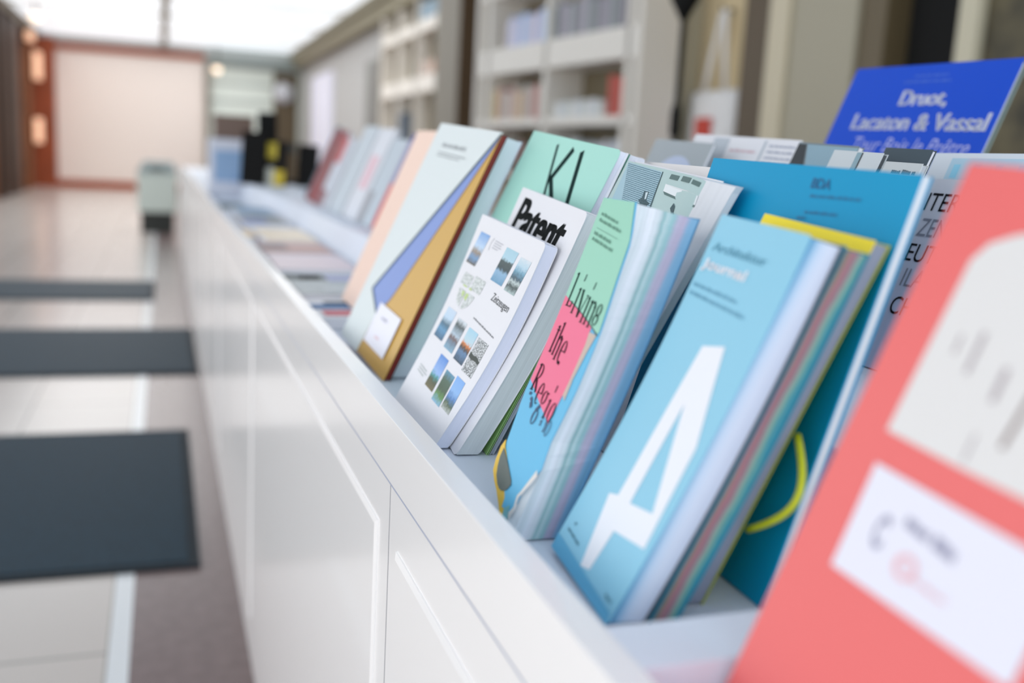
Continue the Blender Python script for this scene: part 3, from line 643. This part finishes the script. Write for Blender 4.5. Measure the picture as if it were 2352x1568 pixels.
b = Book('thin_grey_book', 'light grey book with fine dark page lines beside the slate booklet', 'book', .49, .6478, -.5, 21.8, -1.8, .95, .044, .190, .006)
b.std(mat('light_grey_cover', (200, 204, 204)), pages('grey5', (200, 204, 208), .4))
b.words('small_print', [(.012, .180, .040, .180, .004)], mat('grey_dark_print', (90, 96, 98)))
wl = ramp_mat('winter_cover_mat', 1, .03, .18, [(0, (196, 208, 238)), (.5, (204, 214, 236)), (1, (222, 226, 236))])
b = Book('lettered_book', 'pale lilac book with rows of black and grey capitals beside the coral book', 'book', .58, .6060, -.6, 21.8, -.6, .95, .127, .178, .008)
b.std(wl, paper)
for i, (tx_, u, ue, v, dark) in enumerate([('ITER', .0095, .0505, .1478, 1), ('ZENT', .0150, .060, .1238, 0), ('EUTS', .0145, .060, .1000, 1), ('ILAN', .0230, .064, .0770, 0), ('CHIT', .0240, .070, .0510, 1)]):
    b.text('title', tx_, u, ue, v, v+.0165, mat('caps_black', (16, 18, 26), rough=.75, spec=.1) if dark else mat('caps_grey', (128, 136, 156)))
b = Book('pale_blue_brochure', 'white brochure with a light blue map-like print behind the lettered book', 'brochure', .60, .600, -1.2, 21.8, .1, .95, .163, .205, .005)
b.std(mat('brochure_white', (216, 224, 232)), paper)
mp_ = mat('map_blue', (140, 206, 232))
b.art('printed_map', [rect(.024, .176, .160, .200)], mat('map_pale', (176, 208, 226)))
b.art('printed_map', [rect(.024+.017*k, .150, .036+.017*k, .172) for k in range(8)]+[rect(.03+.025*k, .181, .038+.025*k, .194) for k in range(5)], mp_, z=.0004)
royal = mat('royal_blue', (4, 72, 196), rough=.35, spec=.3)
b = Book('royal_blue_book', 'glossy royal blue hardback with large white lettering at the back of the counter', 'book', .80, .9185, 1.5, 21.4, -1.3, .95, .283, .331, .010)
b.std(royal, pages('white6', (226, 230, 232)), back_m=mat('grey_green_board', (120, 136, 128)), ct=.002, inset=.004)
lt = mat('letter_white', (216, 220, 236))
b.text('title', 'Druot,', .1130, .1940, .2710, .2950, lt, heavy=((.0014, 0), (-.0014, 0), (0, .0006)))
b.text('title', 'Lacaton & Vassal', .0400, .2740, .2405, .2630, lt, heavy=((.0014, 0), (-.0014, 0), (0, .0006)))
b.text('title', 'Tour Bois le Prêtre', .0600, .2640, .2100, .2300, mat('letter_lilac', (170, 176, 226)), shear=.25)
b.words('small_print', [(.120, .3140, .178, .3140, .003), (.104, .3060, .186, .3060, .0035)], mat('letter_blue', (70, 110, 210)))

# books further along the raised tier
def tier_book(name, label, x, y, w, h, t, c, pc=(220, 222, 226), lean=23, yaw=0, cat='book', arts=(), z=.95):
    q = Book(name, label, cat, x, y, yaw, lean, -1.5, z, w, h, t, group=None)
    q.std(mat(name+'_cover', c, rough=.6, spec=.15 if sum(c) < 120 else .5), pages(name, pc), inset=.002)
    for P_, cc in arts: q.art('printed_panel', [P_], mat(name+'_print%d%d%d' % cc, cc))
    return q
tier_book('violet_red_book', 'upright book with violet upper half and red lower half, beyond the gold folder', .436, 2.05, .15, .225, .012, (226, 48, 40), arts=[(rect(0, .105, .16, .2245), (118, 112, 170))])
tier_book('grey_hardback', 'plain grey-white hardback just beyond the violet and red book', .438, 2.22, .17, .215, .014, (190, 202, 212), arts=[(rect(.0, .0, .06, .08), (150, 152, 160))])
tier_book('pink_white_book', 'white book with a pink panel in the middle of the upright row', .44, 2.42, .19, .245, .012, (218, 222, 230), arts=[(rect(.05, .08, .14, .17), (226, 182, 194))])
tier_book('silver_book', 'silvery blue-grey book left of the white and pink one in the upright row', .44, 2.64, .20, .255, .014, (196, 206, 214))
tier_book('white_red_book', 'white book with a red top corner beside the burgundy book', .44, 2.88, .22, .22, .012, (196, 202, 212), arts=[(rect(.0, .14, .09, .2195), (196, 70, 74)), (rect(.0, .0, .12, .05), (130, 82, 92))])
tier_book('burgundy_book', 'burgundy book farthest left in the upright row', .45, 3.14, .26, .25, .016, (134, 38, 44), arts=[(rect(.13, .06, .20, .2), (116, 50, 52))])
tier_book('navy_book', 'small dark navy book at the far end of the upright row', .47, 3.46, .12, .27, .02, (56, 72, 86))
# peach folders right beside the gold one
b = Book('peach_book', 'pale peach book leaning in the tray just beyond the gold folder', 'book', .262, 1.42, 0, 23, -1, .8866, .12, .285, .010)
b.std(mat('peach_cover', (246, 214, 196)), pages('peach', (236, 214, 200)))

# magazines lying flat in the tray
def flat(name, label, x0, x1, y0, y1, z, t, c, rot=0, arts=()):
    r = empty(name, loc=((x0+x1)/2, (y0+y1)/2, z), label=label, cat='magazine'); r.rotation_euler = (0, 0, math.radians(rot))
    a, d = (x1-x0)/2, (y1-y0)/2
    cv = box('front_cover', -a, a, -d, d, t-.0006, t, mat(name+'_cover', c, rough=.35), r)
    box('page_block', -a+.001, a-.001, -d+.001, d-.001, .0005, t-.0006, paper, r)
    for (u0, v0, u1, v1), cc in arts:
        bm = bmesh.new(); bm.faces.new([bm.verts.new((-a+2*a*u, -d+2*d*v, t+.0003)) for u, v in rect(u0, v0, u1, v1)])
        link('printed_panel', bm, mat('print%d%d%d' % cc, cc), cv)
flat('blue_magazine', 'magazine with a bright blue, black and red cover lying flat beside the gold folder', .20, .345, 1.36, 1.54, .8703, .016, (222, 226, 232), arts=[((.0, .45, 1, .72), (10, 100, 160)), ((.2, .72, 1, .86), (40, 48, 52)), ((.1, .12, .9, .38), (206, 84, 100))])
flat('grey_photo_magazine', 'grey magazine with a dark, orange and lilac picture lying flat in the tray', .20, .345, 1.56, 1.82, .8703, .022, (168, 178, 180), rot=1, arts=[((.0, .66, .5, .95), (90, 96, 96)), ((.18, .70, .42, .88), (216, 150, 110)), ((.5, .6, 1, .92), (176, 180, 214)), ((.3, .1, .9, .3), (208, 212, 214))])
flat('pale_pink_magazine', 'pale pink magazine lying flat in the tray beyond the grey one', .20, .348, 1.84, 2.10, .8703, .028, (226, 206, 212), rot=-1)
flat('red_brown_magazine', 'reddish-brown magazine lying flat below the upright row', .20, .348, 2.12, 2.36, .8703, .030, (176, 120, 110), arts=[((.0, .3, .4, .8), (140, 124, 126))])
flat('cream_magazine', 'cream magazine lying flat in the tray beyond the reddish-brown one', .23, .350, 2.38, 2.76, .8703, .032, (234, 212, 180), rot=0)
flat('amber_booklet', 'small amber booklet lying next to the cream magazine', .198, .226, 2.6, 2.85, .8703, .020, (226, 186, 120))
flat('navy_magazine', 'dark magazine with blue corner lying flat in the tray', .215, .348, 2.88, 3.25, .8703, .034, (74, 88, 100), rot=1, arts=[((.0, .0, .5, .5), (110, 132, 186))])
flat('azure_magazine', 'light blue magazine lying flat beyond the dark one', .23, .35, 3.28, 3.68, .8703, .034, (110, 156, 192))
flat('moss_leaflet', 'dark mossy green leaflet lying flat near the blue poster box', .205, .31, 4.05, 4.45, .8703, .006, (82, 96, 84))

# things on the far part of the counter
ob = empty('poster_box', loc=(.335, 5.25, .8705), label='white display box with a blue poster on its front on the far counter', cat='box')
box('box_body', -.115, .125, -.12, .12, 0, .28, mat('box_white', (214, 218, 230)), ob, bev=.003)
box('poster', -.095, .105, -.124, -.1205, .075, .225, ramp_mat('poster_blue', 1, 0, 1, [(0, (150, 180, 215)), (.35, (60, 130, 190)), (.75, (24, 90, 160)), (1, (40, 60, 74))], distort=.4, dscale=3, coord='Generated'), ob)
o = tagit(box('cardboard_box', .245, .425, 5.16, 5.34, 1.151, 1.265, mat('brown_card', (112, 90, 78)), bev=.004), 'brown-grey cardboard box resting on the white poster box', 'box')
bk_ = mat('matte_black', (12, 12, 12), rough=.7, spec=.2)
ob = empty('black_display_stand', loc=(.545, 4.93, .9504), label='black upright display stand on the far part of the tier', cat='stand')
box('stand_base', -.1, .06, -.05, .05, 0, .02, bk_, ob); box('stand_post', -.045, -.015, -.015, .015, .02, .2, bk_, ob); box('stand_screen', -.12, -.03+.0, -.03, -.015, .19, .33, bk_, ob, bev=.004); box('stand_shelf', -.1, .05, -.04, .03, .15, .19, mat('stand_grey', (60, 66, 66)), ob)
q = tier_book('black_book', 'large black book standing on the tier in front of the display stand', .43, 4.62, .11, .235, .02, (8, 8, 8), pc=(16, 16, 16), lean=6, yaw=70)
q = tier_book('yellow_black_book', 'black book with yellow shapes on its cover beside the large black one', .525, 4.62, .11, .20, .02, (26, 22, 18), pc=(20, 20, 20), lean=6, yaw=70, arts=[(rect(.01, .12, .06, .19), (196, 176, 50)), (rect(.05, .0, .10, .07), (200, 176, 40)), (rect(.01, .0, .05, .08), (210, 212, 200))])
q = tier_book('small_black_book', 'small black book right of the yellow and black one', .66, 4.62, .09, .19, .02, (10, 10, 10), pc=(16, 16, 16), lean=6, yaw=70)

# ------------------------------------------------------------------ shelving, column and panels on the right
def shelf_unit(name, label, x, y, yaw, L, z0, z1, depth, shelves, posts, thick, m):
    r = empty(name, Matrix.Translation((x, y, 0)) @ Matrix.Rotation(math.radians(yaw), 4, 'Z'), label=label, cat='shelving')
    # local: Y along the front, X = depth (away from the aisle)
    for p in posts: box('upright', 0, depth, p-.03, p+.03, z0, z1, m, r)
    for z, t in zip(shelves, thick): box('shelf_board', 0, depth, .03, L-.03, z, z+t, m, r)
    box('back_panel', depth-.015, depth, 0, L, z0, z1, mat('shelf_back', (120, 108, 84)), r)  # shade inside the bays is put into this darker back colour
    return r
cream = mat('shelf_cream', (238, 232, 222), rough=.6)
shx, shy = 2.9, 5.99; YW = 6.53
shelf_unit('bookcase', 'tall cream bookcase with a thick middle board against the right-hand wall', shx, shy, YW, 2.66, 0, 2.9, .34,
           [.05, .55, 1.0, 1.40, 1.83, 2.45], [.03, .16, 1.33, 2.4, 2.63], [.03, .03, .03, .06, .205, .04], cream)
def shelf_books(x, y, yaw, a, b_, z, hh, cols, group, place, seed, dx=.02, fill=1., dp=.19):
    rnd = random.Random(seed); R = Matrix.Translation((x, y, 0)) @ Matrix.Rotation(math.radians(yaw), 4, 'Z'); p = a; i = 0
    proto = {}
    while p < b_-.05:
        t = rnd.uniform(.045, .09); c = cols[i % len(cols)]; h = hh*rnd.uniform(.8, 1)
        nm = 'shelved_book'
        mw = R @ Matrix.Translation((dx, p, z))
        r = empty(nm, mw, label=place, cat='book', group=group)
        m = mat('shelf_book_%d_%d_%d' % c, c)
        box('spine', 0, .006, 0, t, 0, h, m, r, bev=.001)
        box('cover_and_pages', .0065, dp, .002, t-.002, 0, h-.002, m, r)
        p += t+.004; i += 1
        if rnd.random() > fill: p += .12
grp = 'shelf books'
shelf_books(shx, shy, YW, .25, 1.28, 2.036, .27, [(140, 134, 144), (150, 150, 156), (120, 130, 128), (180, 176, 186)], 'books on the upper board, near bay', 'grey or mauve book on the thick middle board, nearer bay', 1)
shelf_books(shx, shy, YW, 1.38, 2.1, 2.036, .25, [(160, 190, 228), (208, 206, 228), (210, 196, 206), (180, 196, 230), (216, 206, 214)], 'books on the upper board, far bay', 'pale blue or lilac book on the thick middle board, farther bay', 2)
shelf_books(shx, shy, YW, .22, .42, 1.461, .28, [(196, 76, 50), (170, 60, 50)], 'red books under the thick board', 'red book under the thick middle board at its near end', 3)
shelf_books(shx, shy, YW, .46, 1.2, 1.461, .13, [(220, 220, 214), (200, 206, 204), (214, 216, 218)], 'low white books under the thick board', 'low white book under the thick middle board, nearer bay', 4)
shelf_books(shx, shy, YW, 1.38, 2.3, 1.461, .27, [(200, 196, 186), (176, 90, 86), (206, 196, 180), (190, 190, 184), (170, 120, 110), (216, 196, 150)], 'mixed books in the far lower bay', 'reddish or cream book under the thick middle board, farther bay', 5)
shelf_books(shx, shy, YW, .22, 1.25, 1.031, .28, [(206, 212, 220), (188, 196, 200), (210, 210, 214)], 'white books on the lower board', 'white or pale grey book on the lower board, nearer bay', 6)
shelf_books(shx, shy, YW, 1.38, 2.3, 1.031, .27, [(60, 66, 60), (190, 110, 104), (50, 70, 66), (150, 160, 150)], 'dark books on the lower board', 'dark or reddish book on the lower board, farther bay', 7)

struct('wall_right.001', 3.4, 3.55, -1, 7.0, 0, 3.4, mat('beige_wall', (224, 204, 164), rough=.8))
col_ = empty('structural_column', loc=(3.0, 10.7, 0), label='square taupe column with a dark brown near side, left of the bookcase', cat='column')
box('shaft', -.1, .16, -.42, .5, 0, 3.34, taupe, col_); box('brown_cladding', -.1, .2, -.44, -.42, 0, 3.34, mat('brown_cladding', (84, 62, 36)), col_); box('plinth', -.11, .2, -.45, .51, 0, .1, olive, col_)

r = shelf_unit('far_bookcase', 'farther cream bookcase on the right-hand wall beyond the column', 3.1, 11.9, 0, 3.3, 0, 3.1, .2,
           [.5, 1.2, 1.93, 2.67], [.03, 1.1, 2.2, 3.27], [.03, .05, .2, .14], cream)
shelf_books(3.1, 11.9, 0, .1, 1.0, 2.82, .22, [(120, 150, 170), (130, 156, 172)], 'blue-grey books on the far bookcase', 'blue-grey book on the top board of the far bookcase', 11, dp=.15)
shelf_books(3.1, 11.9, 0, .3, 1.05, 2.131, .2, [(226, 190, 170), (214, 170, 150), (120, 160, 160)], 'peach books on the far bookcase', 'peach or teal book on the second board of the far bookcase', 12, dp=.15)
shelf_books(3.1, 11.9, 0, 1.9, 2.15, 1.251, .5, [(120, 132, 146), (100, 112, 126)], 'tall blue-grey folders on the far bookcase', 'tall blue-grey folder low in the far bookcase', 13, dp=.15)

# near right-hand panels
def panel(label, x0, x1, y0, y1, m, z1=3.3, name='wall_panel', cat='panel'):
    r = empty(name, loc=((x0+x1)/2, (y0+y1)/2, 0), label=label, cat=cat); O = ((x0+x1)/2, (y0+y1)/2, 0)
    box('board', x0, x1, y0, y1, .1, z1, m, r, bev=.004, off=O); box('skirting', x0-.008, x1, y0, y1, 0, .1, olive, r, off=O)
    return r
panel('beige-grey wall panel just right of the cream bookcase', 3.26, 3.4, 6.12, 6.95, mat('panel_beige_grey', (198, 192, 170)))
panel('dark brown strip right of the hanging tote bag', 3.22, 3.4, 4.99, 5.30, mat('strip_brown', (92, 76, 54)))
panel('narrow pale edge strip beside the dark brown strip', 3.18, 3.4, 4.79, 4.98, mat('strip_pale', (214, 202, 174)))
panel('wide taupe panel left of the black doorway', 3.20, 3.4, 4.24, 4.78, mat('panel_taupe', (176, 168, 146)))
panel('brown panel edging the black doorway', 3.22, 3.4, 4.05, 4.23, mat('panel_brown', (104, 90, 64)))
d = struct('door_3', 3.36, 3.4, 3.56, 4.05, 0, 3.3, mat('black_opening', (10, 10, 10), rough=.9))
panel('pale door frame right of the black doorway', 3.20, 3.4, 3.45, 3.56, mat('frame_pale', (214, 206, 180)))
panel('dark olive patterned panel right of the pale door frame', 3.24, 3.4, 2.6, 3.44, mat('panel_olive', (84, 76, 52), noise=.6, nscale=9))

lampr = empty('floor_lamp', loc=(1.81, 3.4, 0), label='black floor lamp with a conical head, in front of the hanging tote bag', cat='lamp')
tube('lamp_pole', [(0, 0, .02), (0, 0, 1.30), (0, 0, 1.70)], .0105, bk_, lampr)
lathe('lamp_shade', [(.014, 1.66), (.03, 1.69), (.055, 1.735), (.055, 1.78), (.05, 1.80), (.02, 1.86)], bk_, lampr)
lathe('lamp_base', [(.14, 0), (.14, .015), (.02, .03)], bk_, lampr)
lathe('pole_collar', [(.014, 1.24), (.020, 1.25), (.020, 1.33), (.012, 1.36)], bk_, lampr)
tb = empty('tote_bag', loc=(3.33, 5.76, 1.0), label='white cotton tote bag with a red motif hanging from its handles on the wall', cat='bag')
bm = bmesh.new()
rows = []
for j in range(9):
    z = .63*j/8; hw = .31-.02*(j/8); bulge = .045*math.sin(math.pi*min(.95, j/8+.05))+.006
    rows.append([bm.verts.new((-.01-bulge*math.sin(math.pi*i/8), hw*(1-2*i/8), z)) for i in range(9)])
for a_, b__ in zip(rows, rows[1:]):
    for i in range(8): bm.faces.new((a_[i], a_[i+1], b__[i+1], b__[i]))
rb = bmesh.ops.extrude_face_region(bm, geom=bm.faces[:]); 
for v in rb['geom']:
    if isinstance(v, bmesh.types.BMVert): v.co.x = .0
white_cotton = mat('white_cotton', (246, 244, 242), rough=.9)
link('bag_body', bm, white_cotton, tb, smooth=True)
tube('handle', [(-.02, .10, .62), (-.02, .05, .80), (-.01, -.03, 1.10), (-.01, -.07, 1.12), (-.02, -.12, .85), (-.02, -.16, .62)], .017, white_cotton, tb)
bm = bmesh.new(); add_box(bm, -.068, -.058, -.09, .10, .32, .46, .01); link('red_motif', bm, mat('motif_red', (214, 70, 54)), tb)
tube('hook', [(.06, -.05, 1.12), (-.02, -.05, 1.12), (-.03, -.05, 1.15)], .008, bk_, tb)
